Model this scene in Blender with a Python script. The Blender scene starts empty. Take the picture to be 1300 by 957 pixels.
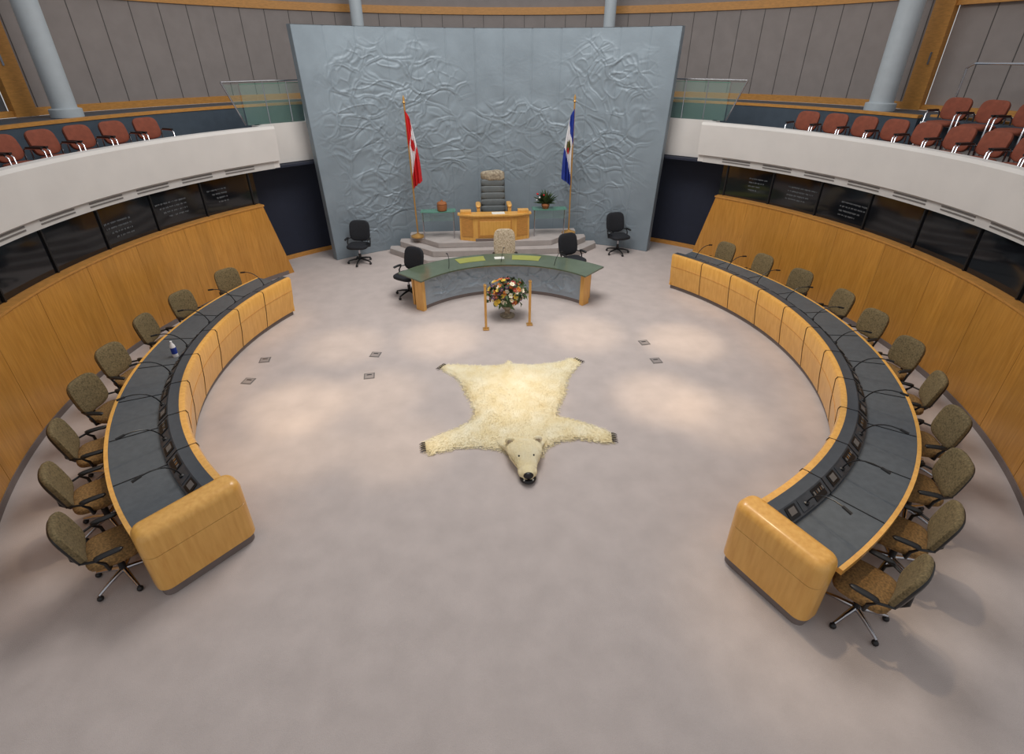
import bpy, bmesh, math, random
from mathutils import Vector, Matrix, noise, Euler
random.seed(7)
rad=math.radians
scene=bpy.context.scene
scene.view_settings.view_transform='Standard'
scene.view_settings.look='None'

# ------------------------------------------------------------------ materials
def lin(c):
    return tuple(((x/255)/12.92 if x/255<=0.04045 else ((x/255+0.055)/1.055)**2.4) for x in c)+(1,)
MATS={}
def mat(name,col,rough=0.6,metal=0.0,var=0.0,vscale=6.0,bump=0.0,bscale=60.0,stretch=(1,1,1),col2=None,
        emit=None,estr=0,trans=0.0,coat=0.0,strips=0.0,spec=0.5,detail=4,alpha=1.0):
    if name in MATS: return MATS[name]
    m=bpy.data.materials.new(name); m.use_nodes=True
    nt=m.node_tree; N=nt.nodes; L=nt.links
    b=N['Principled BSDF']
    b.inputs['Roughness'].default_value=rough
    b.inputs['Metallic'].default_value=metal
    b.inputs['Specular IOR Level'].default_value=spec
    b.inputs['Coat Weight'].default_value=coat
    b.inputs['Coat Roughness'].default_value=0.15
    b.inputs['Transmission Weight'].default_value=trans
    b.inputs['Alpha'].default_value=alpha
    c1=lin(col); b.inputs['Base Color'].default_value=c1
    tc=N.new('ShaderNodeTexCoord')
    mp=N.new('ShaderNodeMapping'); mp.inputs['Scale'].default_value=stretch
    L.new(tc.outputs['Object'],mp.inputs['Vector'])
    if var>0 or col2:
        nz=N.new('ShaderNodeTexNoise'); nz.inputs['Scale'].default_value=vscale; nz.inputs['Detail'].default_value=detail
        L.new(mp.outputs['Vector'],nz.inputs['Vector'])
        r=N.new('ShaderNodeValToRGB')
        r.color_ramp.elements[0].position=0.32; r.color_ramp.elements[1].position=0.68
        if col2: a=lin(col2); d=c1
        else:
            a=tuple(max(0,x*(1-var)) for x in c1[:3])+(1,); d=tuple(min(1,x*(1+var)) for x in c1[:3])+(1,)
        r.color_ramp.elements[0].color=a; r.color_ramp.elements[1].color=d
        L.new(nz.outputs['Fac'],r.inputs['Fac'])
        out=r.outputs['Color']
        if strips>0:
            sx=N.new('ShaderNodeSeparateXYZ'); L.new(tc.outputs['Object'],sx.inputs[0])
            at=N.new('ShaderNodeMath'); at.operation='ARCTAN2'; L.new(sx.outputs[0],at.inputs[0]); L.new(sx.outputs[1],at.inputs[1])
            mu=N.new('ShaderNodeMath'); mu.operation='MULTIPLY'; L.new(at.outputs[0],mu.inputs[0]); mu.inputs[1].default_value=strips
            fl=N.new('ShaderNodeMath'); fl.operation='FLOOR'; L.new(mu.outputs[0],fl.inputs[0])
            wn=N.new('ShaderNodeTexWhiteNoise'); wn.noise_dimensions='1D'; L.new(fl.outputs[0],wn.inputs['W'])
            mr=N.new('ShaderNodeMapRange'); mr.inputs['To Min'].default_value=0.9; mr.inputs['To Max'].default_value=1.08
            L.new(wn.outputs['Value'],mr.inputs['Value'])
            mx=N.new('ShaderNodeVectorMath'); mx.operation='SCALE'
            L.new(out,mx.inputs[0]); L.new(mr.outputs[0],mx.inputs['Scale']); out=mx.outputs[0]
        L.new(out,b.inputs['Base Color'])
    if bump>0:
        n2=N.new('ShaderNodeTexNoise'); n2.inputs['Scale'].default_value=bscale; n2.inputs['Detail'].default_value=3
        L.new(mp.outputs['Vector'],n2.inputs['Vector'])
        bp=N.new('ShaderNodeBump'); bp.inputs['Strength'].default_value=bump; bp.inputs['Distance'].default_value=0.02
        L.new(n2.outputs['Fac'],bp.inputs['Height']); L.new(bp.outputs[0],b.inputs['Normal'])
    if emit:
        b.inputs['Emission Color'].default_value=lin(emit); b.inputs['Emission Strength'].default_value=estr
    MATS[name]=m
    return m

carpet=mat('carpet',(191,179,174),0.95,var=0.055,vscale=3.0,bump=0.3,bscale=140,detail=12,spec=0.1)
stepcarpet=mat('step_carpet',(176,168,164),0.95,var=0.06,vscale=4,bump=0.3,bscale=120,spec=0.1)
wood_w=mat('wood_wall_veneer',(206,146,64),0.36,col2=(188,128,50),vscale=5,stretch=(6,6,0.5),strips=26,coat=0.2)
wood=mat('maple_veneer',(230,176,92),0.35,col2=(216,158,76),vscale=4,stretch=(5,5,0.6),coat=0.3)
wood_t=mat('wood_trim',(196,138,68),0.4,var=0.12,vscale=5,stretch=(2,2,8))
seam=mat('dark_seam',(70,50,32),0.8,var=0.05)
seatshell=mat('seat_shell',(70,38,30),0.6,var=0.05)
seamw=mat('veneer_joint',(140,94,40),0.8,var=0.05)
seamg=mat('grey_seam',(88,84,82),0.9,var=0.05)
slate=mat('slate_desktop',(82,87,92),0.45,var=0.1,vscale=12,bump=0.05)
slate_l=mat('console_grey',(66,70,76),0.4,var=0.08,vscale=12)
black=mat('black_plastic',(24,24,26),0.4,var=0.1)
chrome=mat('chrome',(190,190,195),0.2,metal=1.0,var=0.03)
kick=mat('toe_kick',(120,108,104),0.7,var=0.06)
white=mat('parapet_white',(214,209,204),0.7,var=0.03,vscale=2,bump=0.03)
soffit=mat('soffit_white',(198,194,190),0.7,var=0.03)
ventm=mat('vent_grey',(110,105,102),0.6,var=0.05)
socketm=mat('socket_cover',(150,140,136),0.6,var=0.05)
navy=mat('navy_wall',(28,34,52),0.7,var=0.08)
fascia=mat('slate_blue_fascia',(66,78,90),0.5,var=0.08)
darkglass=mat('dark_window_glass',(16,18,22),0.06,var=0.3,vscale=1.2,spec=0.7)
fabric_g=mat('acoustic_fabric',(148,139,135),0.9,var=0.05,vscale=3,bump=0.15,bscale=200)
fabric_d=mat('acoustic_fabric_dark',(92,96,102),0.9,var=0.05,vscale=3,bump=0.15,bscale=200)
relief_m=mat('relief_zinc',(131,143,152),0.5,metal=0.1,var=0.08,vscale=1.5,bump=0.12,bscale=18)
relief_c=mat('relief_zinc_desk',(160,172,182),0.5,metal=0.1,var=0.08,vscale=2.5,bump=0.12,bscale=18)
olive=mat('olive_fabric',(132,114,80),0.9,col2=(90,78,52),vscale=45,bump=0.3,bscale=90)
olive_s=mat('tan_seat_fabric',(150,114,66),0.9,col2=(100,76,44),vscale=45,bump=0.3,bscale=90)
rust=mat('rust_fabric',(134,70,50),0.85,var=0.12,vscale=12,bump=0.2)
blackfab=mat('black_fabric',(28,30,36),0.85,var=0.15,vscale=20)
greyfab=mat('grey_leather',(98,104,106),0.5,var=0.08,vscale=8)
fur=mat('bear_fur',(246,236,206),0.9,col2=(236,219,174),vscale=4,bump=0.5,bscale=60)
furw=mat('seal_fur',(214,198,172),0.95,col2=(160,140,114),vscale=30,bump=0.8,bscale=60)
nosem=mat('bear_nose',(20,16,16),0.35,var=0.1)
claw=mat('claw',(50,42,34),0.4,var=0.1)
glassg=mat('green_glass',(140,178,164),0.05,alpha=0.18,spec=0.6,var=0.02)
glassedge=mat('green_glass_edge',(96,150,130),0.1,alpha=0.75,spec=0.6,var=0.02)
greentop=mat('green_glass_top',(92,104,84),0.12,var=0.12,vscale=2,coat=0.4)
papergreen=mat('leather_blotter',(150,152,76),0.6,var=0.06)
paper=mat('paper',(225,222,214),0.8,var=0.02)
pole=mat('brass_pole',(196,150,84),0.3,metal=0.4,var=0.08)
redm=mat('flag_red',(205,32,36),0.75,var=0.1,vscale=9)
whitef=mat('flag_white',(230,228,230),0.8,var=0.04,vscale=9)
bluem=mat('flag_blue',(34,58,150),0.75,var=0.12,vscale=9)
greenm=mat('leaf_green',(62,84,44),0.7,var=0.25,vscale=20)
basketm=mat('basket_weave',(150,92,52),0.8,var=0.25,vscale=40,bump=0.5)
skyglass=mat('clerestory_glass',(176,200,216),0.2,var=0.03,emit=(180,205,225),estr=0.35)
colm=mat('column_paint',(182,190,195),0.55,var=0.03)
textm=mat('etched_text',(92,95,98),0.7,var=0.02)
stone=mat('stone_top',(176,164,142),0.8,col2=(120,106,90),vscale=18,bump=0.6,bscale=30)

# ------------------------------------------------------------------ mesh builder
class MB:
    def __init__(s): s.v=[];s.f=[];s.mi=[];s.mats=[];s.M=Matrix.Identity(4)
    def mid(s,m):
        if m not in s.mats: s.mats.append(m)
        return s.mats.index(m)
    def add(s,vs,fs,m):
        o=len(s.v); s.v+=[tuple(s.M@Vector(p)) for p in vs]
        if isinstance(m,(list,tuple)):
            for f,mm in zip(fs,m): s.f.append([i+o for i in f]); s.mi.append(s.mid(mm))
        else:
            k=s.mid(m)
            for f in fs: s.f.append([i+o for i in f]); s.mi.append(k)
    def box(s,c,d,m,rz=0,taper=1.0):
        x,y,z=d[0]/2,d[1]/2,d[2]/2; vs=[]
        for kz in(-1,1):
            t=taper if kz>0 else 1
            for a,b in((-1,-1),(1,-1),(1,1),(-1,1)):
                px,py=a*x*t,b*y*t
                vs.append((c[0]+px*math.cos(rz)-py*math.sin(rz),c[1]+px*math.sin(rz)+py*math.cos(rz),c[2]+kz*z))
        s.add(vs,[(3,2,1,0),(4,5,6,7),(0,1,5,4),(1,2,6,5),(2,3,7,6),(3,0,4,7)],m)
    def rev(s,prof,a0,a1,n,m,caps=True,capmat=None):
        k=len(prof);vs=[]
        for i in range(n+1):
            a=rad(a0+(a1-a0)*i/n)
            for r,z in prof: vs.append((r*math.sin(a),r*math.cos(a),z))
        fs=[];ms=[]
        for i in range(n):
            for j in range(k):
                j2=(j+1)%k
                fs.append((i*k+j,(i+1)*k+j,(i+1)*k+j2,i*k+j2)); ms.append(m[j] if isinstance(m,(list,tuple)) else m)
        if caps:
            cm=capmat or ms[0]
            fs.append(tuple(range(k)));ms.append(cm); fs.append(tuple(n*k+j for j in reversed(range(k))));ms.append(cm)
        s.add(vs,fs,ms)
    def ring(s,r0,r1,z0,z1,a0,a1,n,m): s.rev([(r0,z0),(r1,z0),(r1,z1),(r0,z1)],a0,a1,n,m)
    def tube(s,path,r,m,n=8,closed=False):
        P=[Vector(p) for p in path]; vs=[];K=len(P)
        R=r if isinstance(r,(list,tuple)) else [r]*K
        up=None
        for i,p in enumerate(P):
            a=P[(i-1)%K] if (i>0 or closed) else p; b=P[(i+1)%K] if (i<K-1 or closed) else p
            t=(b-a).normalized()
            if up is None: up=t.orthogonal().normalized()
            up=(up-t*up.dot(t)); up=up.normalized() if up.length>1e-6 else t.orthogonal().normalized()
            w=t.cross(up)
            for j in range(n):
                q=2*math.pi*j/n; vs.append(tuple(p+up*math.cos(q)*R[i]+w*math.sin(q)*R[i]))
        fs=[]
        for i in range(K if closed else K-1):
            for j in range(n):
                fs.append((i*n+j,i*n+(j+1)%n,((i+1)%K)*n+(j+1)%n,((i+1)%K)*n+j))
        if not closed:
            fs.append(tuple(reversed(range(n)))); fs.append(tuple((K-1)*n+j for j in range(n)))
        s.add(vs,fs,m)
    def sball(s,c,h,m,e=1.0,nu=16,nv=10,bend=0.0,rot=None,fn=None):
        def p(w,e): return math.copysign(abs(w)**e,w)
        vs=[]; R=rot.to_matrix() if rot else None
        def tf(x,y,z):
            y+=bend*x*x
            q=Vector((x,y,z))
            if fn: q=Vector(fn(x,y,z))
            if R: q=R@q
            return (c[0]+q.x,c[1]+q.y,c[2]+q.z)
        vs.append(tf(0,0,-h[2]))
        for i in range(1,nv):
            v=-math.pi/2+math.pi*i/nv
            for j in range(nu):
                u=2*math.pi*j/nu
                vs.append(tf(h[0]*p(math.cos(v),e)*p(math.cos(u),e),h[1]*p(math.cos(v),e)*p(math.sin(u),e),h[2]*p(math.sin(v),e)))
        vs.append(tf(0,0,h[2])); fs=[]
        for j in range(nu): fs.append((0,1+(j+1)%nu,1+j))
        for i in range(nv-2):
            for j in range(nu):
                a=1+i*nu;b=a+nu
                fs.append((a+j,a+(j+1)%nu,b+(j+1)%nu,b+j))
        t=len(vs)-1;a=1+(nv-2)*nu
        for j in range(nu): fs.append((a+j,a+(j+1)%nu,t))
        s.add(vs,fs,m)
    def lathe(s,prof,c,m,n=20):
        vs=[];k=len(prof)
        for i in range(n):
            a=2*math.pi*i/n
            for r,z in prof: vs.append((c[0]+r*math.cos(a),c[1]+r*math.sin(a),c[2]+z))
        fs=[]
        for i in range(n):
            for j in range(k-1):
                i2=(i+1)%n
                fs.append((i*k+j,i2*k+j,i2*k+j+1,i*k+j+1))
        fs.append(tuple(i*k for i in reversed(range(n)))); fs.append(tuple(i*k+k-1 for i in range(n)))
        s.add(vs,fs,m)
    def prism(s,poly,z0,z1,m):
        k=len(poly); vs=[(x,y,z0) for x,y in poly]+[(x,y,z1) for x,y in poly]
        fs=[tuple(reversed(range(k))),tuple(range(k,2*k))]+[(j,(j+1)%k,k+(j+1)%k,k+j) for j in range(k)]
        s.add(vs,fs,m)
    def mesh(s,name,smooth=35,fix=True):
        me=bpy.data.meshes.new(name); me.from_pydata(s.v,[],s.f)
        for m in s.mats: me.materials.append(m)
        me.polygons.foreach_set('material_index',s.mi)
        if fix:
            bm=bmesh.new(); bm.from_mesh(me); bmesh.ops.recalc_face_normals(bm,faces=bm.faces); bm.to_mesh(me); bm.free()
        me.polygons.foreach_set('use_smooth',[True]*len(me.polygons))
        me.set_sharp_from_angle(angle=rad(smooth)); me.update()
        return me
    def obj(s,name,loc=(0,0,0),rz=0,smooth=35,bevel=0,fix=True):
        o=bpy.data.objects.new(name,s.mesh(name,smooth,fix)); scene.collection.objects.link(o)
        o.location=loc; o.rotation_euler=(0,0,rz)
        if bevel:
            b=o.modifiers.new('bevel','BEVEL'); b.width=bevel; b.segments=3; b.limit_method='ANGLE'; b.angle_limit=rad(40)
        return o
def place(me,name,loc,rz,sc=1.0):
    o=bpy.data.objects.new(name,me); scene.collection.objects.link(o); o.location=loc; o.rotation_euler=(0,0,rz); o.scale=(sc,)*3; return o
def pol(r,a): return (r*math.sin(rad(a)),r*math.cos(rad(a)))

# ------------------------------------------------------------------ floor
b=MB(); n=96
b.add([(0,0,0)]+[(11.3*math.cos(2*math.pi*i/n),11.3*math.sin(2*math.pi*i/n),0) for i in range(n)],[(0,1+i,1+(i+1)%n) for i in range(n)],carpet)
b.obj('floor')

# ------------------------------------------------------------------ wood walls
for sgn,side in((-1,'left'),(1,'right')):
    b=MB(); a1=132; n=70
    vs=[];fs=[]
    lv=[(7.46,0.0,46.8),(7.46,1.85,50.2),(7.68,1.85,50.2),(7.68,0,46.8)]
    for i in range(n+1):
        for r,z,a0 in lv:
            a=a0+(a1-a0)*i/n; x,y=pol(r,sgn*a); vs.append((x,y,z))
    for i in range(n):
        for j in range(4): fs.append((i*4+j,(i+1)*4+j,(i+1)*4+(j+1)%4,i*4+(j+1)%4))
    fs+= [(0,1,2,3),(n*4+3,n*4+2,n*4+1,n*4)]
    b.add(vs,fs,wood_w)
    for a in range(57,132,9): b.ring(7.457,7.47,0.02,1.84,sgn*a-0.02,sgn*a+0.02,1,seamw)
    b.ring(7.445,7.47,0.0,0.1,sgn*48,sgn*a1,60,kick)
    b.ring(7.44,7.70,1.85,1.885,sgn*50,sgn*a1,60,wood_t)
    b.obj('wall_'+side)
    # glazed interpreter booths above the veneer, with etched lettering
    b=MB()
    b.ring(7.64,7.68,1.89,2.655,sgn*50,sgn*a1,60,darkglass)
    for a in list(range(51,132,9)): b.ring(7.61,7.66,1.89,2.655,sgn*a-0.12,sgn*a+0.12,1,black)
    for a0,a2,z0 in ((55.5,59,2.42),(63,68.5,2.4),(73,78,2.34)):
        for k in range(4):
            a=a0+random.uniform(0,.2)
            while a<a2-k*0.6:
                w=random.uniform(0.06,0.2)
                b.ring(7.63,7.636,z0-k*0.09-random.uniform(0.02,0.034),z0-k*0.09,sgn*a,sgn*(a+w),1,textm); a+=w+random.choice((0.06,0.07,0.2))
    b.obj('window_'+('1' if sgn<0 else '2'))
    # gallery parapet
    b=MB()
    b.rev([(7.43,2.84),(7.38,3.56),(7.41,3.62),(7.60,3.62),(7.60,2.84)],sgn*45,sgn*a1,80,white)
    b.rev([(7.50,2.66),(7.50,2.84),(7.60,2.84),(7.75,2.84),(7.75,2.66)],sgn*46,sgn*a1,80,soffit)
    for a in range(50,130,8):
        b.ring(7.49,7.51,2.715,2.74,sgn*a,sgn*(a+5.5),6,ventm); b.ring(7.49,7.51,2.77,2.795,sgn*a,sgn*(a+5.5),6,ventm)
    b.ring(7.5,8.15,2.67,3.60,sgn*45,sgn*46.2,2,white)
    b.ring(8.0,8.15,2.67,3.60,sgn*34,sgn*46,12,white)
    b.ring(7.66,7.9,2.95,3.5,sgn*44.93,sgn*45.05,1,ventm)
    for k in range(7): b.ring(7.67,7.89,2.98+k*0.075,3.0+k*0.075,sgn*44.85,sgn*45,1,black)
    b.obj('gallery_parapet',smooth=30)
    # gallery floor + upper concourse
    b=MB()
    b.ring(7.78,9.1,2.9,3.0,sgn*46.3,sgn*a1,60,stepcarpet)
    b.ring(8.16,9.1,2.9,3.0,sgn*34,sgn*46.3,10,stepcarpet)
    if sgn>0: b.ring(8.7,9.58,3.0,3.4,73.2,a1,40,stepcarpet)
    b.obj('gallery_floor')
    b=MB()
    if sgn>0:
        b.ring(9.2,9.32,2.9,3.92,34,73,30,fascia); b.ring(9.6,9.72,2.9,3.92,73,a1,40,fascia)
        b.ring(9.18,9.34,3.92,3.98,34,73,30,wood_t); b.ring(9.58,9.74,3.92,3.98,73,a1,40,wood_t)
    else:
        b.ring(9.2,9.32,2.9,3.92,-34,-a1,60,fascia); b.ring(9.18,9.34,3.92,3.98,-34,-a1,60,wood_t)
    b.ring(9.3,10.92,3.86,3.94,sgn*34,sgn*a1,60,fascia)
    b.obj('concourse_balcony')
    b=MB()
    b.ring(8.5,8.6,0,2.66,sgn*30,sgn*52,20,navy)
    b.ring(7.70,8.6,0,2.655,sgn*50.2,sgn*51,2,navy)
    b.ring(7.78,8.6,2.60,2.655,sgn*34,sgn*51,16,navy)
    b.ring(8.47,8.5,0.0,0.12,sgn*30,sgn*50,16,wood_t)
    b.obj('wall_recess_'+side)
    # gallery glass balustrade
    b=MB()
    for k in range(3):
        a=35+k*4.1; b.ring(8.07,8.08,3.61,4.5,sgn*a,sgn*(a+3.9),4,glassg)
        b.ring(8.065,8.085,4.49,4.505,sgn*a,sgn*(a+3.9),4,glassedge)
    vs=[pol(8.075,sgn*47.3)+(3.61,),pol(8.075,sgn*47.3)+(4.5,),pol(8.075,sgn*49.8)+(4.5,)]
    b.add(vs,[(0,1,2)],glassg)
    b.tube([pol(8.075,sgn*(35+i*1.5))+(4.55,) for i in range(11)],0.02,chrome)
    b.tube([pol(8.075,sgn*50)+(4.55,),pol(8.075,sgn*47.4)+(3.62,)],0.02,chrome)
    for a in(39,43.1): b.tube([pol(8.075,sgn*a)+(3.61,),pol(8.075,sgn*a)+(4.55,)],0.012,chrome)
    b.obj('gallery_balustrade')
    b=MB(); x,y=pol(10,sgn*65); R=0.22 if sgn<0 else 0.25
    b.lathe([(R+0.07,3.945),(R+0.07,4.1),(R,4.12),(R,8.2)],(x,y,0),colm,28); b.obj('column')
    b=MB(); x,y=pol(10,sgn*21.5); b.lathe([(0.22,3.945),(0.22,4.1),(0.17,4.12),(0.17,8.2)],(x,y,0),colm,28); b.obj('column')

# outer rotunda wall
b=MB()
b.ring(9.3,10.92,3.86,3.94,-34,34,40,fascia)
b.obj('concourse_slab')
b=MB()
b.ring(11,11.12,3.94,6.22,-65.0,65.0,90,fabric_g)
b.ring(10.97,11.12,3.94,4.10,-65,65,90,wood_t)
b.ring(10.95,11.12,6.22,6.42,-65,65,90,wood_t)
b.ring(11.0,11.12,6.42,6.75,-65,65,90,fabric_g)
b.ring(10.95,11.12,6.75,6.9,-65,65,90,wood_t)
for i in range(-19,20):
    a=i*3.4; b.ring(10.99,11.01,4.1,6.22,a-0.035,a+0.035,1,seamg)
for sgn in(-1,1):
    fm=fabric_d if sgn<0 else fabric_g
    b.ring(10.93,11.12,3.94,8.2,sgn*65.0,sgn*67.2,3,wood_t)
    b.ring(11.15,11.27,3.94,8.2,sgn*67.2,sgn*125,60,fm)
    b.ring(11.0,11.2,3.94,4.06,sgn*67.2,sgn*125,60,wood_t)
    b.ring(11.0,11.2,6.05,6.2,sgn*67.2,sgn*125,60,wood_t)
    for i in range(16): a=sgn*(71+i*3.4); b.ring(11.14,11.16,4.06,6.05,a-0.04,a+0.04,1,seamg)
    b.ring(10.9,10.94,4.9,5.15,sgn*66.4,sgn*66.6,1,chrome)
b.obj('wall_rotunda')
b=MB(); b.ring(11.0,11.1,6.9,8.2,-65,65,60,skyglass)
for i in range(-9,10): b.ring(10.96,11.0,6.9,8.2,i*7-0.2,i*7+0.2,1,colm)
b.obj('window_3')

# ------------------------------------------------------------------ relief wall
NX,NZ=600,350; H=5.72; SW=4.85
def sm(a,b_,x):
    t=max(0,min(1,(x-a)/(b_-a))); return t*t*(3-2*t)
def ell(s,z,cs,cz,rs,rz_,soft=0.5):
    d=math.sqrt(((s-cs)/rs)**2+((z-cz)/rz_)**2)+0.3*noise.noise(Vector((s*1.3,z*1.3,4))); return 1-sm(1-soft,1+soft*0.5,d)
def rmask(s,z):
    m=0
    m=max(m,ell(s,z,-2.5,4.5,1.9,0.95)); m=max(m,ell(s,z,-3.6,3.2,1.0,1.8)); m=max(m,ell(s,z,-3.3,1.6,1.2,1.4))
    m=max(m,0.8*ell(s,z,-1.8,3.3,1.1,1.1)); m=max(m,0.6*ell(s,z,-2.0,1.7,1.1,1.0))
    d=abs(math.hypot((s-0.75)/1.8,(z-2.3)/1.35)-1); m=max(m,(1-sm(0.12,0.40,d))*sm(1.8,2.5,z))
    m=max(m,ell(s,z,3.0,4.5,1.35,0.95)); m=max(m,ell(s,z,3.4,2.9,1.1,1.8)); m=max(m,0.9*ell(s,z,2.8,2.0,1.1,1.5)); m=max(m,0.7*ell(s,z,3.4,1.0,1.0,0.9))
    m=max(m,0.6*ell(s,z,0.6,2.6,1.3,0.8))
    return max(m,0.10*sm(0.2,1.0,z)*(1-sm(4.9,5.4,z))*(1-sm(4.2,4.6,abs(s))))
def ridge(e,w): return 1-sm(0.0,w,e)
def relief(s,z):
    m=rmask(s,z)
    h=0.005*noise.noise(Vector((s*1.2,z*1.2,3)))
    if m>0.01:
        wv=noise.noise_vector(Vector((s*0.9,z*0.9,0.7))); w2=noise.noise_vector(Vector((s*2.5,z*2.5,4.7)))
        q=Vector((s*1.5+wv.x*0.7+w2.x*0.25,z*1.9+wv.y*0.7+w2.y*0.25,0.3))
        d,_=noise.voronoi(q)
        st=0.022*ridge(abs(d[1]-d[0]-0.06),0.13)
        q2=Vector((s*3.8+wv.y,z*3.2-wv.x,2.3)); d2,_=noise.voronoi(q2)
        k2=sm(-0.3,0.15,noise.noise(Vector((s*0.9,z*0.9,12))))
        st+=0.011*ridge(abs(d2[1]-d2[0]-0.04),0.15)*k2
        st+=0.013*ridge(abs(noise.noise(Vector((s*1.8+wv.x,z*1.8+wv.y,9)))),0.08)
        st+=0.020*sm(0.08,0.4,d[1]-d[0])
        st+=0.018*noise.noise(Vector((s*2.6,z*2.6,33)))
        h+=m*st
    k=(s+SW)/(2*SW)*13; f=abs(k-round(k))*(2*SW/13)
    if f<0.022: h-=0.014*(1-f/0.022)
    return h
b=MB(); vs=[];fs=[]
for i in range(NX+1):
    t=-1+2*i/NX
    for j in range(NZ+1):
        z=H*j/NZ; half=37.0+1.3*j/NZ; a=t*half; s=t*SW
        r=7.46-relief(s,z); vs.append(pol(r,a)+(z,))
for i in range(NX):
    for j in range(NZ):
        a=i*(NZ+1)+j; fs.append((a,a+1,a+NZ+2,a+NZ+1))
b.add(vs,fs,relief_m)
bv=[];m2=40
for i in range(m2+1):
    t=-1+2*i/m2
    for z,r in((0,7.45),(0,7.66),(H,7.66),(H,7.45)):
        half=37.0+1.3*z/H; bv.append(pol(r,t*half)+(z,))
bf=[]
for i in range(m2):
    for j in (0,1,2):
        bf.append((i*4+j,(i+1)*4+j,(i+1)*4+j+1,i*4+j+1))
bf+=[(0,1,2,3),(m2*4,m2*4+1,m2*4+2,m2*4+3)]
b.add(bv,bf,relief_m)
b.obj('wall_back',smooth=60,fix=False)

# ------------------------------------------------------------------ horseshoe desks
def horseshoe(sgn,a0,a1,nseg):
    b=MB(); n=nseg*5
    prof=[(5.28,0.1),(5.22,0.45),(5.18,0.86),(5.20,0.90),(5.25,0.905),(5.27,0.90),(5.40,0.90),(5.54,0.79),(5.54,0.755),(6.09,0.755),(6.095,0.765),(6.14,0.765),(6.14,0.70),(5.75,0.70),(5.75,0.1)]
    ms=[wood,wood,wood,wood,wood,slate_l,slate_l,slate_l,slate,slate,wood,wood,wood_t,wood,kick]
    b.rev(prof,sgn*a0,sgn*a1,n,ms,capmat=wood)
    b.ring(5.32,5.72,0,0.1,sgn*a0,sgn*a1,n,kick)
    for k in range(nseg+1):
        a=sgn*(a0+(a1-a0)*k/nseg)
        if 0<k<nseg:
            w=0.06
            b.rev([(5.275,0.1),(5.213,0.45),(5.172,0.86),(5.19,0.905),(5.30,0.909),(5.30,0.85),(5.30,0.1)],a-w,a+w,1,seam)
            b.rev([(5.30,0.85),(5.30,0.906),(5.405,0.906),(5.545,0.796),(5.545,0.762),(6.09,0.762),(6.09,0.74),(5.5,0.74)],a-w*0.8,a+w*0.8,1,black)
    for k in range(nseg):
        am=a0+(a1-a0)*(k+0.5)/nseg; da=(a1-a0)/nseg
        b.ring(5.20,5.215,0.60,0.605,sgn*(am-0.49*da),sgn*(am+0.49*da),3,wood_t)
        for off,wd,m in((-0.30,0.26,black),(0.02,0.24,slate_l),(0.3,0.2,black)):
            x=sgn*(am+off*da); h=wd*da/2
            b.rev([(5.42,0.889),(5.42,0.897),(5.525,0.814),(5.525,0.80)],x-h,x+h,2,m)
        for q in range(5):
            x=sgn*(am+(-0.40+q*0.05)*da); b.rev([(5.45,0.868),(5.45,0.885),(5.48,0.862),(5.48,0.84)],x-0.12,x+0.12,1,chrome if q%2 else ventm)
        b.rev([(5.44,0.875),(5.44,0.888),(5.50,0.842),(5.50,0.83)],sgn*(am+0.24*da),sgn*(am+0.36*da),1,ventm)
        aa=sgn*(am+0.02*da); pts=[]
        for q in range(9):
            t=q/8; r=5.48+0.42*t*t*0.9+0.06*t; z=0.84+0.30*math.sin(t*1.9); pts.append(pol(r,aa+sgn*1.0*t)+(z,))
        b.tube(pts,0.008,black,6); b.tube(pts[-2:],0.016,black,8)
        x,y=pol(5.48,aa); b.lathe([(0.03,0),(0.03,0.03),(0.012,0.04)],(x,y,0.835),black,10)
    return b
def endblock(b,sgn,a_in,a_out,rc,hx):
    ac=(a_in+a_out)/2; th=rad(a_out-a_in)*rc
    cx,cy=pol(rc,sgn*ac); rz=math.pi/2-rad(sgn*ac)
    hy=th/2; R=0.12
    def outline(g):
        pts=[]
        for cxn,cyn,st in((1,1,0),(-1,1,90),(-1,-1,180),(1,-1,270)):
            for k in range(7):
                q=rad(st+k*15); x=cxn*(hx-R)+(R+g)*math.cos(q); y=cyn*(hy-R)+(R+g)*math.sin(q)
                pts.append((cx+x*math.cos(rz)-y*math.sin(rz),cy+x*math.sin(rz)+y*math.cos(rz)))
        return pts
    levels=[(0.0,-0.03,kick),(0.12,-0.03,kick),(0.12,0.0,wood),(0.60,0.0,wood),(0.605,-0.008,seam),(0.61,0.0,wood),(0.82,0.0,wood),(0.87,-0.012,wood),(0.90,-0.035,wood),(0.918,-0.07,wood),(0.922,-0.10,wood)]
    vs=[];fs=[];ms=[];k=28
    for z,g,m in levels: vs+=[p+(z,) for p in outline(g)]
    for i in range(len(levels)-1):
        for j in range(k): fs.append((i*k+j,i*k+(j+1)%k,(i+1)*k+(j+1)%k,(i+1)*k+j)); ms.append(levels[i][2])
    fs.append(tuple((len(levels)-1)*k+j for j in range(k))); ms.append(wood)
    b.add(vs,fs,ms)
b=horseshoe(-1,62.6,135.6,8); endblock(b,-1,135.3,138.6,5.62,0.53)
b.ring(5.26,6.12,0.1,0.70,-62.5,-62.9,1,wood); b.obj('curved_desk')
b=horseshoe(1,52.6,153.3,11)
# the near end of this wing tightens slightly toward the centre
def tight(x,y):
    a=math.degrees(math.atan2(x,y)); return 1-0.02*sm(122,156,a)
b.v=[(x*tight(x,y),y*tight(x,y),z) for x,y,z in b.v]
endblock(b,1,153.0,156.4,5.48,0.51)
b.ring(5.26,6.12,0.1,0.70,52.5,52.9,1,wood); b.obj('curved_desk')

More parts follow.
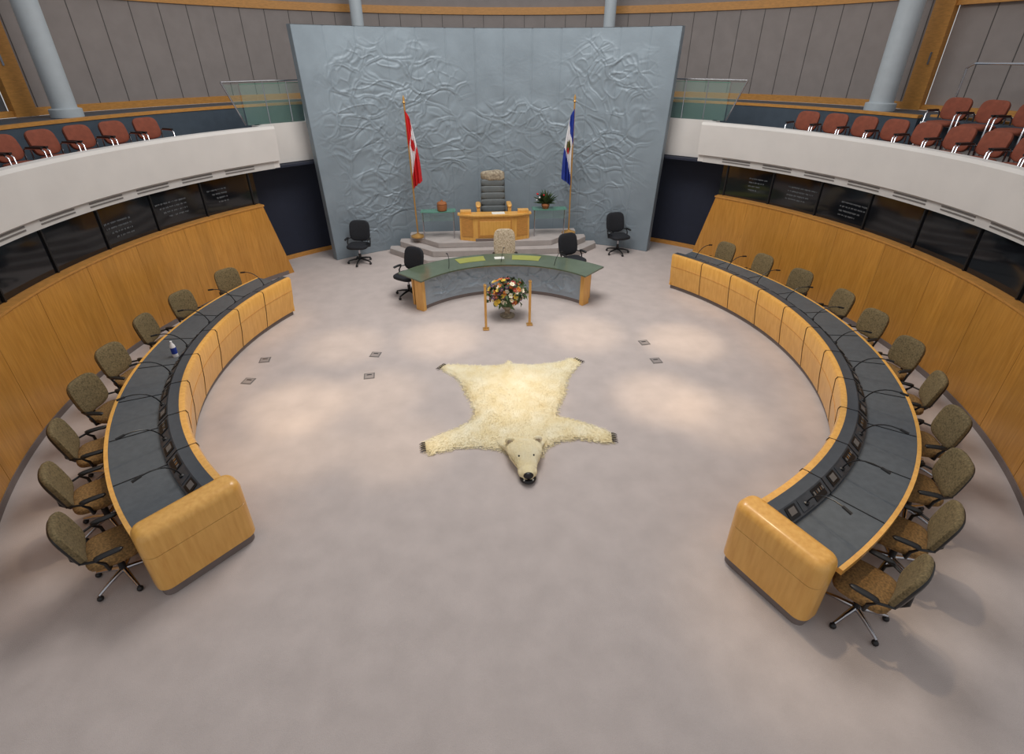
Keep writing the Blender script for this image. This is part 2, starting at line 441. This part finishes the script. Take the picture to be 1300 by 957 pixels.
# ------------------------------------------------------------------ chairs
def office_chair(backm,seatm,w=0.26,bh=0.26,tall=0.0,star=chrome):
    b=MB()
    for k in range(5):
        a=2*math.pi*k/5+0.3; dx,dy=math.cos(a),math.sin(a)
        b.tube([(0.03*dx,0.03*dy,0.13),(0.17*dx,0.17*dy,0.11),(0.31*dx,0.31*dy,0.075)],[0.028,0.022,0.016],star,8)
        b.sball((0.31*dx,0.31*dy,0.032),(0.033,0.033,0.032),black,nu=10,nv=8)
    b.tube([(0,0,0.1),(0,0,0.26)],0.035,black,12); b.tube([(0,0,0.26),(0,0,0.43)],0.022,chrome,12)
    b.box((0,0,0.425),(0.2,0.22,0.04),black)
    b.sball((0,0.02,0.48),(0.27,0.26,0.055),seatm,e=0.55,nu=24,nv=12)
    b.tube([(0,-0.08,0.43),(0,-0.27,0.44),(0,-0.33,0.52),(0,-0.32,0.68)],0.022,black,8)
    tl=Euler((rad(12),0,0))
    b.sball((0,-0.28,0.79+tall/2),(w,0.045,bh+tall/2),backm,e=0.55,nu=24,nv=14,bend=0.6,rot=tl)
    b.sball((0,-0.305,0.78+tall/2),(w*0.96,0.035,(bh+tall/2)*0.95),black,e=0.55,nu=24,nv=12,bend=0.6,rot=tl)
    for sx in(-1,1):
        x=0.29*sx
        b.tube([(0.18*sx,-0.02,0.43),(x,-0.05,0.45),(x+0.01*sx,-0.06,0.55),(x,-0.12,0.62),(x,0.0,0.645),(x,0.1,0.635)],[0.016,0.018,0.018,0.018,0.02,0.016],black,8)
        b.sball((x,0.0,0.65),(0.035,0.13,0.018),black,e=0.7,nu=12,nv=8)
        b.tube([(x,-0.12,0.62),(0.22*sx,-0.25,0.61)],0.014,black,6)
    return b
chair_me=office_chair(olive,olive_s).mesh('conference_chair',50)
L=[67.2,78.0,86.6,97.0,105.7,114.6,123.1,132.3]
Rr=[58.1,67.2,77,86.7,95.3,104.8,113.4,122.8,132.3,141.2,150.2]
for i,a in enumerate(L):
    r=6.30; x,y=pol(r,-a); place(chair_me,'conference_chair',(x,y,0),math.pi+rad(a)+random.uniform(-0.4,0.15),1.0)
for i,a in enumerate(Rr):
    r=6.32 if i<6 else (6.24 if i<8 else 6.17); x,y=pol(r,a); place(chair_me,'conference_chair',(x,y,0),math.pi-rad(a)+random.uniform(-0.15,0.4),1.0)
task_me=office_chair(blackfab,blackfab,w=0.27,bh=0.27,star=black).mesh('black_task_chair',50)
for x,y,rz in((-3.78,5.68,3.0),(3.58,5.9,3.4),(-2.22,3.3,2.5),(1.9,4.05,3.6)):
    place(task_me,'black_task_chair',(x,y,0),rz,1.06)

b=office_chair(furw,furw,w=0.28,bh=0.32,tall=0.1)
b.obj('fur_covered_chair',(0.17,4.25,0),math.pi,smooth=50)

# gallery seats
def gseat():
    b=MB()
    b.sball((0,0.0,0.44),(0.235,0.23,0.05),rust,e=0.6,nu=20,nv=10)
    b.sball((0,-0.24,0.68),(0.24,0.04,0.2),rust,e=0.55,nu=20,nv=12,bend=0.7,rot=Euler((rad(14),0,0)))
    b.sball((0,-0.262,0.67),(0.235,0.03,0.195),seatshell,e=0.55,nu=20,nv=12,bend=0.7,rot=Euler((rad(14),0,0)))
    for sx in(-1,1):
        x=0.265*sx
        b.tube([(x,0.17,0.0),(x,0.15,0.6),(x,0.1,0.64),(x,-0.16,0.64),(x,-0.2,0.6),(x,-0.22,0.0)],0.014,chrome,6)
        b.box((x,0.0,0.655),(0.045,0.26,0.025),black)
        b.tube([(x,0.16,0.40),(x,-0.21,0.40)],0.012,chrome,6)
        b.tube([(x,-0.2,0.6),(0.2*sx,-0.25,0.62)],0.012,chrome,6)
    b.tube([(-0.265,0,0.395),(0.265,0,0.395)],0.012,chrome,6)
    return b
gm=gseat().mesh('gallery_seat',50)
for a in (60.5,65,69.5,74,78.5,83,87.5,92,96.5,101): 
    x,y=pol(8.15,a); place(gm,'gallery_seat',(x,y,3.0),math.pi-rad(a),1.08)
for a in (62,66.8,71.6,76.4,81.2,86,90.8,95.6):
    x,y=pol(8.15,-a); place(gm,'gallery_seat',(x,y,3.0),math.pi+rad(a),1.08)
for a in (76.5,80.7,84.9,89.1,93.3):
    x,y=pol(9.15,a); place(gm,'gallery_seat',(x,y,3.4),math.pi-rad(a),1.08)
b=MB()
b.tube([pol(9.9,74)+(3.945,),pol(9.9,74)+(4.85,),pol(9.9,74.6)+(4.93,)]+[pol(9.9,75+i*2.5)+(4.94,) for i in range(11)],0.022,chrome)
for a in(84,94): b.tube([pol(9.9,a)+(3.945,),pol(9.9,a)+(4.94,)],0.02,chrome)
b.obj('handrail')

# ------------------------------------------------------------------ dais
b=MB()
def tier(w,yf,yb,ch,z0,z1):
    b.prism([(-w,yb),(-w,yf+ch),(-w+ch,yf),(w-ch,yf),(w,yf+ch),(w,yb)],z0,z1,stepcarpet)
tier(3.05,5.25,6.62,1.15,0,0.17); tier(2.75,5.5,6.75,1.0,0.17,0.34); tier(2.45,5.75,6.85,0.85,0.34,0.5)
b.obj('dais',bevel=0.015)

b=MB()
b.prism([(-0.98,6.08),(-0.98,5.95),(-0.55,5.78),(0.55,5.78),(0.98,5.95),(0.98,6.08)],0.5,1.2,wood)
b.prism([(-1.03,6.1),(-1.03,5.92),(-0.57,5.73),(0.57,5.73),(1.03,5.92),(1.03,6.1)],1.2,1.25,wood)
b.box((0,5.775,0.87),(0.95,0.02,0.5),wood_t); b.box((0,5.768,0.87),(0.85,0.02,0.4),wood)
for sx in(-1,1):
    b.box((sx*0.80,6.0,1.29),(0.3,0.2,0.08),wood); b.box((sx*0.77,5.865,0.87),(0.34,0.02,0.5),wood_t,rz=sx*rad(21.5))
b.box((0.1,5.92,1.255),(0.36,0.22,0.012),paper,rz=0.05)
b.box((0.0,5.775,0.54),(1.1,0.03,0.08),kick)
b.obj('speaker_desk',bevel=0.008)
b=MB()
b.box((0,0,0.12),(0.8,0.56,0.24),wood); b.box((0,0,0.26),(0.9,0.6,0.05),wood)
for sx in(-1,1):
    b.box((sx*0.44,0.0,0.56),(0.09,0.52,0.56),wood); b.sball((sx*0.44,0.0,0.87),(0.075,0.29,0.04),wood,e=0.6)
b.sball((0,0.02,0.52),(0.37,0.27,0.1),greyfab,e=0.5,nu=24)
b.box((0,-0.30,0.95),(0.72,0.08,1.1),greyfab,taper=0.94)
for k in range(5):
    b.sball((0,-0.24,0.70+k*0.185),(0.36-0.006*k,0.07,0.10),greyfab,e=0.45,nu=24)
def rock(x,y,z):
    k=1+0.16*noise.noise(Vector((x*7,y*7,z*7))); return (x*k,y*k,z*k)
b.sball((0,-0.27,1.62),(0.33,0.12,0.14),stone,e=0.6,nu=32,nv=16,fn=rock)
b.obj('speaker_chair',(0.0,6.42,0.5),math.pi,smooth=50)
for sx in(-1,1):
    b=MB()
    pl=[(sx*1.08,6.35),(sx*1.08,6.0),(sx*1.7,5.95),(sx*2.05,6.0),(sx*2.05,6.3)][::sx]
    b.prism(pl,1.283,1.3,glassedge)
    b.box((sx*1.58,6.1,1.15),(0.9,0.012,0.26),glassg)
    for x in(1.15,2.0):
        b.tube([(sx*x,6.12,0.5),(sx*x,6.12,1.283)],0.018,chrome,8)
    b.obj('glass_side_table')
b=MB()
b.lathe([(0.10,0),(0.13,0.02),(0.14,0.14),(0.13,0.18),(0.14,0.20),(0.11,0.24),(0.04,0.26),(0.02,0.30)],(0,0,0),basketm,20)
b.obj('woven_basket',(-1.45,6.12,1.3))
b=MB()
b.lathe([(0.08,0),(0.12,0.1),(0.1,0.14)],(0,0,0),basketm,16)
for i in range(110):
    a=random.uniform(0,6.28); t=random.uniform(0.1,1.5); l=random.uniform(0.18,0.46)
    d=Vector((math.cos(a)*math.sin(t),math.sin(a)*math.sin(t)*0.7,math.cos(t)))
    p0=Vector((0,0,0.12)); p1=p0+d*l; w=d.cross(Vector((0,0,1))).normalized()*0.035; mid=p0+d*l*0.6+Vector((0,0,0.03))
    b.add([tuple(p0),tuple(mid+w),tuple(p1),tuple(mid-w)],[(0,1,2,3)],greenm)
    if i%14==0: b.sball(tuple(p1),(0.025,0.025,0.025),random.choice([whitef,redm]),nu=8,nv=6)
b.obj('potted_plant',(1.45,6.12,1.3),smooth=20)

# ------------------------------------------------------------------ flags
def flag(kind,loc,lean,side):
    b=MB()
    b.lathe([(0.2,0),(0.2,0.03),(0.08,0.07),(0.04,0.1)],(0,0,0),pole,20)
    top=Vector((lean,0,3.5)); b.tube([(0,0,0.05),tuple(top)],0.021,pole,10)
    b.lathe([(0.02,0),(0.045,0.03),(0.02,0.06),(0.035,0.11),(0.004,0.2)],tuple(top),pole,10)
    nz,nu_=44,40; zt,zb=3.36,1.35
    vs=[];fs=[];ms=[]
    for j in range(nz+1):
        t=j/nz; w=0.14+0.2*math.sin(min(1,t*1.3)*1.57)*(1-0.3*t)
        for i in range(nu_+1):
            u=i/nu_
            zz=zt+(zb-zt)*t*(1-0.10*u)
            px=lean*zz/3.5
            fold=math.sin(u*19+t*1.5)*0.05*(0.4+t)
            x=px+side*(0.0+w*u*(0.9+0.1*math.sin(3*t+u*4))); y=-0.04+fold-0.02*math.sin(t*5)
            vs.append((x,y,zz-0.22*u*(1-t)))
    for j in range(nz):
        for i in range(nu_):
            a=j*(nu_+1)+i; fs.append((a,a+1,a+nu_+2,a+nu_+1))
            u=(i+.5)/nu_; t=(j+.5)/nz; g=t*0.75+u*0.35
            if kind=='ca':
                m=redm
                if 0.36<g<0.66: m=whitef
                if math.hypot((t-0.42)*2.6,(u-0.5))<0.24: m=redm
            else:
                m=bluem
                if 0.34<g<0.70: m=whitef
                if math.hypot((t-0.47)*2.4,(u-0.5)*1.0)<0.24: m=greenm if (i+j)%5 else pole
                if math.hypot((t-0.52)*4,(u-0.55)*1.5)<0.16: m=redm
            ms.append(m)
    b.add(vs,fs,ms)
    return b.obj('canada_flag' if kind=='ca' else 'territory_flag',loc,0,smooth=60,fix=True)
flag('ca',(-2.2,6.38,0.5),-0.06,1)
flag('nt',(2.2,6.38,0.5),-0.02,-1)

# ------------------------------------------------------------------ clerks' desk
b=MB()
NA,NB=220,36; vs=[];fs=[]
for i in range(NA+1):
    a=-48+96*i/NA
    for j in range(NB+1):
        z=0.08+0.62*j/NB; s=rad(a)*2.4
        m=sm(0.1,0.25,z)*(1-sm(0.6,0.7,z))*(1-sm(0.85,1.0,abs(a)/46))
        wv=noise.noise_vector(Vector((s*2,z*2,5))); d,_=noise.voronoi(Vector((s*3.2+wv.x*.7,z*4+wv.y*.7,8)))
        r=2.44-m*(0.03*ridge(abs(d[1]-d[0]-0.05),0.14)+0.02*ridge(abs(noise.noise(Vector((s*4,z*4,1)))),0.12))
        vs.append(pol(r,a)+(z,))
for i in range(NA):
    for j in range(NB): q=i*(NB+1)+j; fs.append((q,q+1,q+NB+2,q+NB+1))
b.add(vs,fs,relief_c)
b.ring(2.46,2.52,0.0,0.72,-48,48,50,relief_c)
b.ring(2.44,2.52,0.0,0.08,-48,48,50,kick)
b.ring(2.42,2.54,0.70,0.735,-50,50,50,wood)
for sx in(-1,1): b.ring(2.38,2.60,0.0,0.735,sx*47.6,sx*50,2,wood)
b.ring(2.52,2.9,0.66,0.72,-46,46,48,wood)
for a in(-46,-15,15,46): b.ring(2.8,2.86,0,0.66,a-0.8,a+0.8,1,wood)
n=48; vs=[];
for z in(0.76,0.79):
    for i in range(n+1):
        t=-1+2*i/n
        vs.append(pol(2.28,t*52.5)+(z,)); vs.append(pol(3.06,t*50.5)+(z,))
fs=[];N2=2*(n+1)
for i in range(n):
    a=2*i; fs+= [(a,a+1,a+3,a+2),(N2+a,N2+a+2,N2+a+3,N2+a+1),(a,a+2,N2+a+2,N2+a),(a+1,N2+a+1,N2+a+3,a+3)]
fs+=[(0,N2,N2+1,1),(N2-2,N2-1,2*N2-1,2*N2-2)]
b.add(vs,fs,greentop)
for a in(-40,-20,0,20,40): b.ring(2.5,2.6,0.735,0.76,a-1,a+1,1,chrome)
for a,w in((-15,7),(13,7)): b.ring(2.6,2.92,0.791,0.797,a-w,a+w,8,papergreen)
b.ring(2.65,2.8,0.791,0.80,-3,2,2,paper)
for a in(-30,30,0):
    pts=[pol(2.45+0.25*t*t,a+2*t)+(0.79+0.28*math.sin(t*1.8),) for t in [k/7 for k in range(8)]]
    b.tube(pts,0.007,black,6); b.tube(pts[-2:],0.014,black,6)
b.obj('clerk_desk',(0,0.82,0))

for x,y in((-0.45,1.36),(0.49,1.50)):
    b=MB(); b.box((0,0,0.012),(0.13,0.13,0.024),pole); b.box((0,0,0.5),(0.05,0.05,0.98),wood)
    b.tube([(0,-0.0,0.98),(0,0.0,1.04)],0.012,pole); b.box((0,0,1.0),(0.065,0.065,0.03),pole)
    b.obj('mace_stand_post',(x,y,0),bevel=0.004)
b=MB()
b.lathe([(0.16,0),(0.17,0.02),(0.06,0.06),(0.05,0.14),(0.13,0.22),(0.16,0.3),(0.14,0.32)],(0,0,0),stone,24)
fl=[mat('petal_cream',(236,226,200),0.7,var=0.05),mat('petal_orange',(206,110,50),0.7,var=0.1),mat('petal_red',(150,40,44),0.7,var=0.1),mat('petal_purple',(96,60,96),0.7,var=0.1),mat('petal_yellow',(220,186,70),0.7,var=0.1)]
for i in range(340):
    u=random.uniform(0,6.283); c=random.uniform(-0.3,1); s_=math.sqrt(1-c*c); k=random.uniform(0.7,1.15)
    p=Vector((0.42*s_*math.cos(u)*k,0.34*s_*math.sin(u)*k,0.5+0.34*c*k)); d=(p-Vector((0,0,0.42))).normalized()
    o=d.orthogonal().normalized(); w=d.cross(o)
    if i%2==0:
        l=random.uniform(0.1,0.2); sd=(o*math.cos(u*3)+w*math.sin(u*3)); q=d.cross(sd)*0.028
        b.add([tuple(p-d*0.05),tuple(p+sd*l*0.5+q+d*0.03),tuple(p+sd*l),tuple(p+sd*l*0.5-q+d*0.03)],[(0,1,2,3)],greenm)
    else:
        m=random.choice(fl+[fl[0]]); R=random.uniform(0.035,0.07)
        for k5 in range(6):
            t=k5*math.pi/3; e1=o*math.cos(t)+w*math.sin(t); e2=o*math.cos(t+0.5)+w*math.sin(t+0.5); e3=o*math.cos(t-0.5)+w*math.sin(t-0.5)
            b.add([tuple(p),tuple(p+e2*R*0.75+d*0.02),tuple(p+e1*R+d*0.028),tuple(p+e3*R*0.75+d*0.02)],[(0,1,2,3)],m)
        b.sball(tuple(p+d*0.01),(0.012,0.012,0.012),fl[4],nu=6,nv=5)
b.sball((0,0,0.46),(0.3,0.24,0.24),greenm,nu=16,nv=10)
b.obj('flower_arrangement',(0.05,1.98,0),smooth=20)

for x,y in((-2.63,0.48),(-2.63,-0.29),(2.71,0.51),(2.72,-0.20),(-4.75,-0.28),(-4.7,0.45)):
    b=MB(); b.box((0,0,0.003),(0.19,0.19,0.006),ventm); b.box((0,0,0.007),(0.15,0.15,0.003),socketm); b.box((0,0.03,0.009),(0.09,0.025,0.003),black); b.obj('floor_socket_box',(x,y,0),random.uniform(-.2,.2))
b=MB(); b.lathe([(0.04,0),(0.042,0.02),(0.042,0.06)],(0,0,0),whitef,16); b.lathe([(0.043,0.06),(0.043,0.17)],(0,0,0),bluem,16); b.lathe([(0.042,0.17),(0.038,0.2),(0.016,0.25),(0.016,0.28)],(0,0,0),whitef,16)
b.obj('water_bottle',(-5.60,-0.62,0.756))

# ------------------------------------------------------------------ bear rug
out=[(-0.02,-0.11),(0.25,-0.17),(0.57,-0.16),(0.80,-0.13),(0.95,-0.08),(1.07,0.01),(1.2,-0.0),(1.26,-0.07),(1.27,-0.18),(1.21,-0.29),(1.08,-0.45),(0.95,-0.65),(0.85,-0.95),(0.80,-1.19),(0.70,-1.4),(0.62,-1.56),(0.57,-1.76),(0.76,-1.84),(1.00,-1.98),(1.21,-2.13),(1.33,-2.25),(1.34,-2.38),(1.28,-2.48),(1.15,-2.50),(0.97,-2.42),(0.78,-2.36),(0.60,-2.38),(0.42,-2.44),(0.27,-2.56),(0.2,-2.7),(-0.25,-2.7),(-0.32,-2.58),(-0.42,-2.50),(-0.57,-2.46),(-0.80,-2.40),(-1.03,-2.42),(-1.26,-2.49),(-1.40,-2.53),(-1.50,-2.45),(-1.55,-2.32),(-1.50,-2.18),(-1.27,-2.05),(-0.97,-1.88),(-0.80,-1.74),(-0.76,-1.51),(-0.82,-1.25),(-0.90,-1.0),(-0.98,-0.68),(-1.12,-0.42),(-1.28,-0.26),(-1.36,-0.14),(-1.33,-0.05),(-1.22,-0.02),(-1.02,-0.05),(-0.8,-0.10),(-0.55,-0.13),(-0.3,-0.15),(-0.14,-0.10),(-0.10,0.0),(-0.04,0.0)]
def inside(x,y):
    c=False;n=len(out)
    for i in range(n):
        x1,y1=out[i];x2,y2=out[i-1]
        if (y1>y)!=(y2>y) and x<(x2-x1)*(y-y1)/(y2-y1)+x1: c=not c
    return c
def edist(x,y):
    best=9;n=len(out)
    for i in range(n):
        x1,y1=out[i];x2,y2=out[i-1];dx,dy=x2-x1,y2-y1
        t=max(0,min(1,((x-x1)*dx+(y-y1)*dy)/(dx*dx+dy*dy))); d=math.hypot(x-x1-t*dx,y-y1-t*dy)
        if d<best: best=d
    return best
b=MB(); g=0.035; idx={};vs=[];fs=[]
xs=int(3.0/g); ys=int(2.9/g)
def hz(x,y,e):
    body=math.exp(-((x)/0.75)**2)
    return 0.012+0.03*sm(0,0.12,e)+0.025*sm(0,0.4,e)*body+0.014*noise.noise(Vector((x*4,y*4,0)))*sm(0,0.1,e)
for i in range(xs+1):
    for j in range(ys+1):
        x=-1.62+i*g; y=-2.75+j*g
        if inside(x,y):
            e=edist(x,y); idx[(i,j)]=len(vs); vs.append((x,y,hz(x,y,e)))
for (i,j),k in idx.items():
    if (i+1,j) in idx and (i,j+1) in idx and (i+1,j+1) in idx: fs.append((k,idx[(i+1,j)],idx[(i+1,j+1)],idx[(i,j+1)]))
b.add(vs,fs,fur)
keys=list(idx.items())
fv=[];ff=[]
for t in range(42000):
    (i,j),k=random.choice(keys); x,y,z=vs[k]; x+=random.uniform(-g,g)/1.2; y+=random.uniform(-g,g)/1.2
    ang=math.atan2(y+1.3,x)+random.uniform(-0.6,0.6); 
    l=random.uniform(0.025,0.055); dx,dy=math.cos(ang),math.sin(ang); w=0.004
    o=len(fv); fv+=[(x-dy*w,y+dx*w,z-0.006),(x+dy*w,y-dx*w,z-0.006),(x+dx*l,y+dy*l,max(0.004,z+random.uniform(-0.008,0.016)))]; ff.append((o,o+1,o+2))
b.add(fv,ff,fur)
for px,py,dx,dy in((1.34,-2.38,1,-0.15),(-1.53,-2.36,-1,-0.15),(1.26,-0.08,0.7,0.7),(-1.35,-0.1,-0.8,0.6)):
    for k in range(5):
        o=(k-2)*0.045; x=px-dy*o; y=py+dx*o
        b.tube([(x-dx*0.04,y-dy*0.04,0.03),(x+dx*0.0,y+dy*0.0,0.03),(x+dx*0.05,y+dy*0.05,0.008)],[0.011,0.009,0.002],claw,6)
sec=[(-2.30,0.40,0.05,0.03),(-2.44,0.33,0.10,0.05),(-2.56,0.27,0.15,0.10),(-2.67,0.245,0.175,0.13),(-2.78,0.23,0.175,0.145),(-2.87,0.19,0.15,0.14),(-2.95,0.145,0.115,0.12),(-3.04,0.125,0.095,0.11),(-3.12,0.105,0.08,0.105),(-3.18,0.065,0.05,0.105)]
nu=24;hv=[];hf=[]
for y,w,h,zc in sec:
    for k in range(nu):
        q=2*math.pi*k/nu; hv.append((0.0+w*math.cos(q),y,max(0.01,zc+h*math.sin(q))))
for i in range(len(sec)-1):
    for k in range(nu): hf.append((i*nu+k,i*nu+(k+1)%nu,(i+1)*nu+(k+1)%nu,(i+1)*nu+k))
hf.append(tuple((len(sec)-1)*nu+k for k in range(nu)))
b.M=Matrix.Translation((-0.06,-0.02,0))
b.add(hv,hf,fur)
for sx in(-1,1):
    b.sball((sx*0.20,-2.54,0.22),(0.07,0.035,0.065),fur,nu=14,nv=10); b.sball((sx*0.20,-2.568,0.22),(0.042,0.015,0.042),furw,nu=12,nv=8)
    b.sball((sx*0.095,-2.885,0.235),(0.024,0.024,0.02),nosem,nu=12,nv=8)
    b.sball((sx*0.06,-3.05,0.10),(0.075,0.11,0.065),fur,nu=14,nv=10)
b.sball((0,-3.17,0.13),(0.07,0.045,0.05),nosem,nu=16,nv=10)
b.sball((0,-3.12,0.045),(0.115,0.12,0.035),nosem,nu=16,nv=10)
b.sball((0,-3.07,0.02),(0.09,0.10,0.02),fur,nu=14,nv=8)
for sx in(-1,1): b.tube([(sx*0.06,-3.19,0.08),(sx*0.058,-3.20,0.035)],[0.011,0.002],paper,6)
fv=[];ff=[]
for t in range(4500):
    i=random.randrange(len(sec)-3); q=random.uniform(0.05,math.pi-0.05); s0,s1=sec[i],sec[i+1]; u=random.random()
    y,w,h,zc=[s0[k]+(s1[k]-s0[k])*u for k in range(4)]
    n_=Vector((math.cos(q)/w,0,math.sin(q)/h)).normalized(); p=Vector((w*math.cos(q),y,zc+h*math.sin(q)))
    l=random.uniform(0.015,0.035); o=len(fv)
    fv+=[tuple(p+Vector((0.004,0,0))),tuple(p-Vector((0.004,0,0))),tuple(p+Vector((0,l,0))+n_*0.012)]; ff.append((o,o+1,o+2))
b.add(fv,ff,fur)
b.M=Matrix.Identity(4)
b.obj('polar_bear_rug',smooth=60,fix=False)

# ------------------------------------------------------------------ lighting
w=bpy.data.worlds.new('world'); scene.world=w; w.use_nodes=True
bg=w.node_tree.nodes['Background']; bg.inputs[0].default_value=(0.91,0.92,0.94,1); bg.inputs[1].default_value=0.54
def area(name,loc,size,e,col,tgt=(0,0,0)):
    l=bpy.data.lights.new(name,'AREA'); l.shape='DISK'; l.size=size; l.energy=e; l.color=col
    o=bpy.data.objects.new(name,l); scene.collection.objects.link(o); o.location=loc
    o.rotation_euler=(Vector(tgt)-Vector(loc)).to_track_quat('-Z','Y').to_euler(); return o
area('skylight_lamp',(0,1.8,9.5),5,640,(1,0.98,0.95),(0,2.4,0))
def spot(loc,tgt,e,ang,blend=0.9,col=(1,0.78,0.52),size=0.15):
    l=bpy.data.lights.new('ceiling_spot','SPOT'); l.energy=e; l.spot_size=rad(ang); l.spot_blend=blend; l.color=col; l.shadow_soft_size=size
    o=bpy.data.objects.new('ceiling_spot_lamp',l); scene.collection.objects.link(o); o.location=loc
    o.rotation_euler=(Vector(tgt)-Vector(loc)).to_track_quat('-Z','Y').to_euler()
for x,y,e in((-3.7,-1.1,1),(-2.4,-0.9,.6),(2.4,-1.4,1),(3.5,0.5,1),(-3.4,-2.2,.6),(1.6,1.0,.7),(-1.4,1.0,.8),(3.2,-2.0,.6),(0,-1.2,.5),(-3.3,0.9,.6),(-1.9,-2.3,.5)):
    spot((x*0.8,y*0.8,8.5),(x,y,0),1500*e,14,1.0)
for a in(-120,-95,-70,65,90,112,140,155):
    x,y=pol(5.6,a); spot((x*0.5,y*0.5,8.5),(x,y,0.8),560,20)
spot((-4.6,2.5,9.0),(-2.6,7.2,3.2),330,44,col=(1,0.96,0.9)); spot((4.6,2.5,9.0),(2.6,7.2,3.2),260,44,col=(1,0.96,0.9))

# ------------------------------------------------------------------ camera
cam=bpy.data.cameras.new('camera'); co=bpy.data.objects.new('camera',cam); scene.collection.objects.link(co); scene.camera=co
pitch,yaw,roll=.505,.084,.001
cam.sensor_fit='HORIZONTAL'; cam.sensor_width=36; cam.lens=655.1/1300*36; cam.shift_y=-44.5/1300
f=Vector((math.sin(yaw)*math.cos(pitch),math.cos(yaw)*math.cos(pitch),-math.sin(pitch)))
r=Vector((math.cos(yaw),-math.sin(yaw),0)); u=r.cross(f)
M=Matrix((( r.x,u.x,-f.x,-0.717),(r.y,u.y,-f.y,-8.354),(r.z,u.z,-f.z,5.059),(0,0,0,1)))
co.matrix_world=M; cam.clip_start=0.05
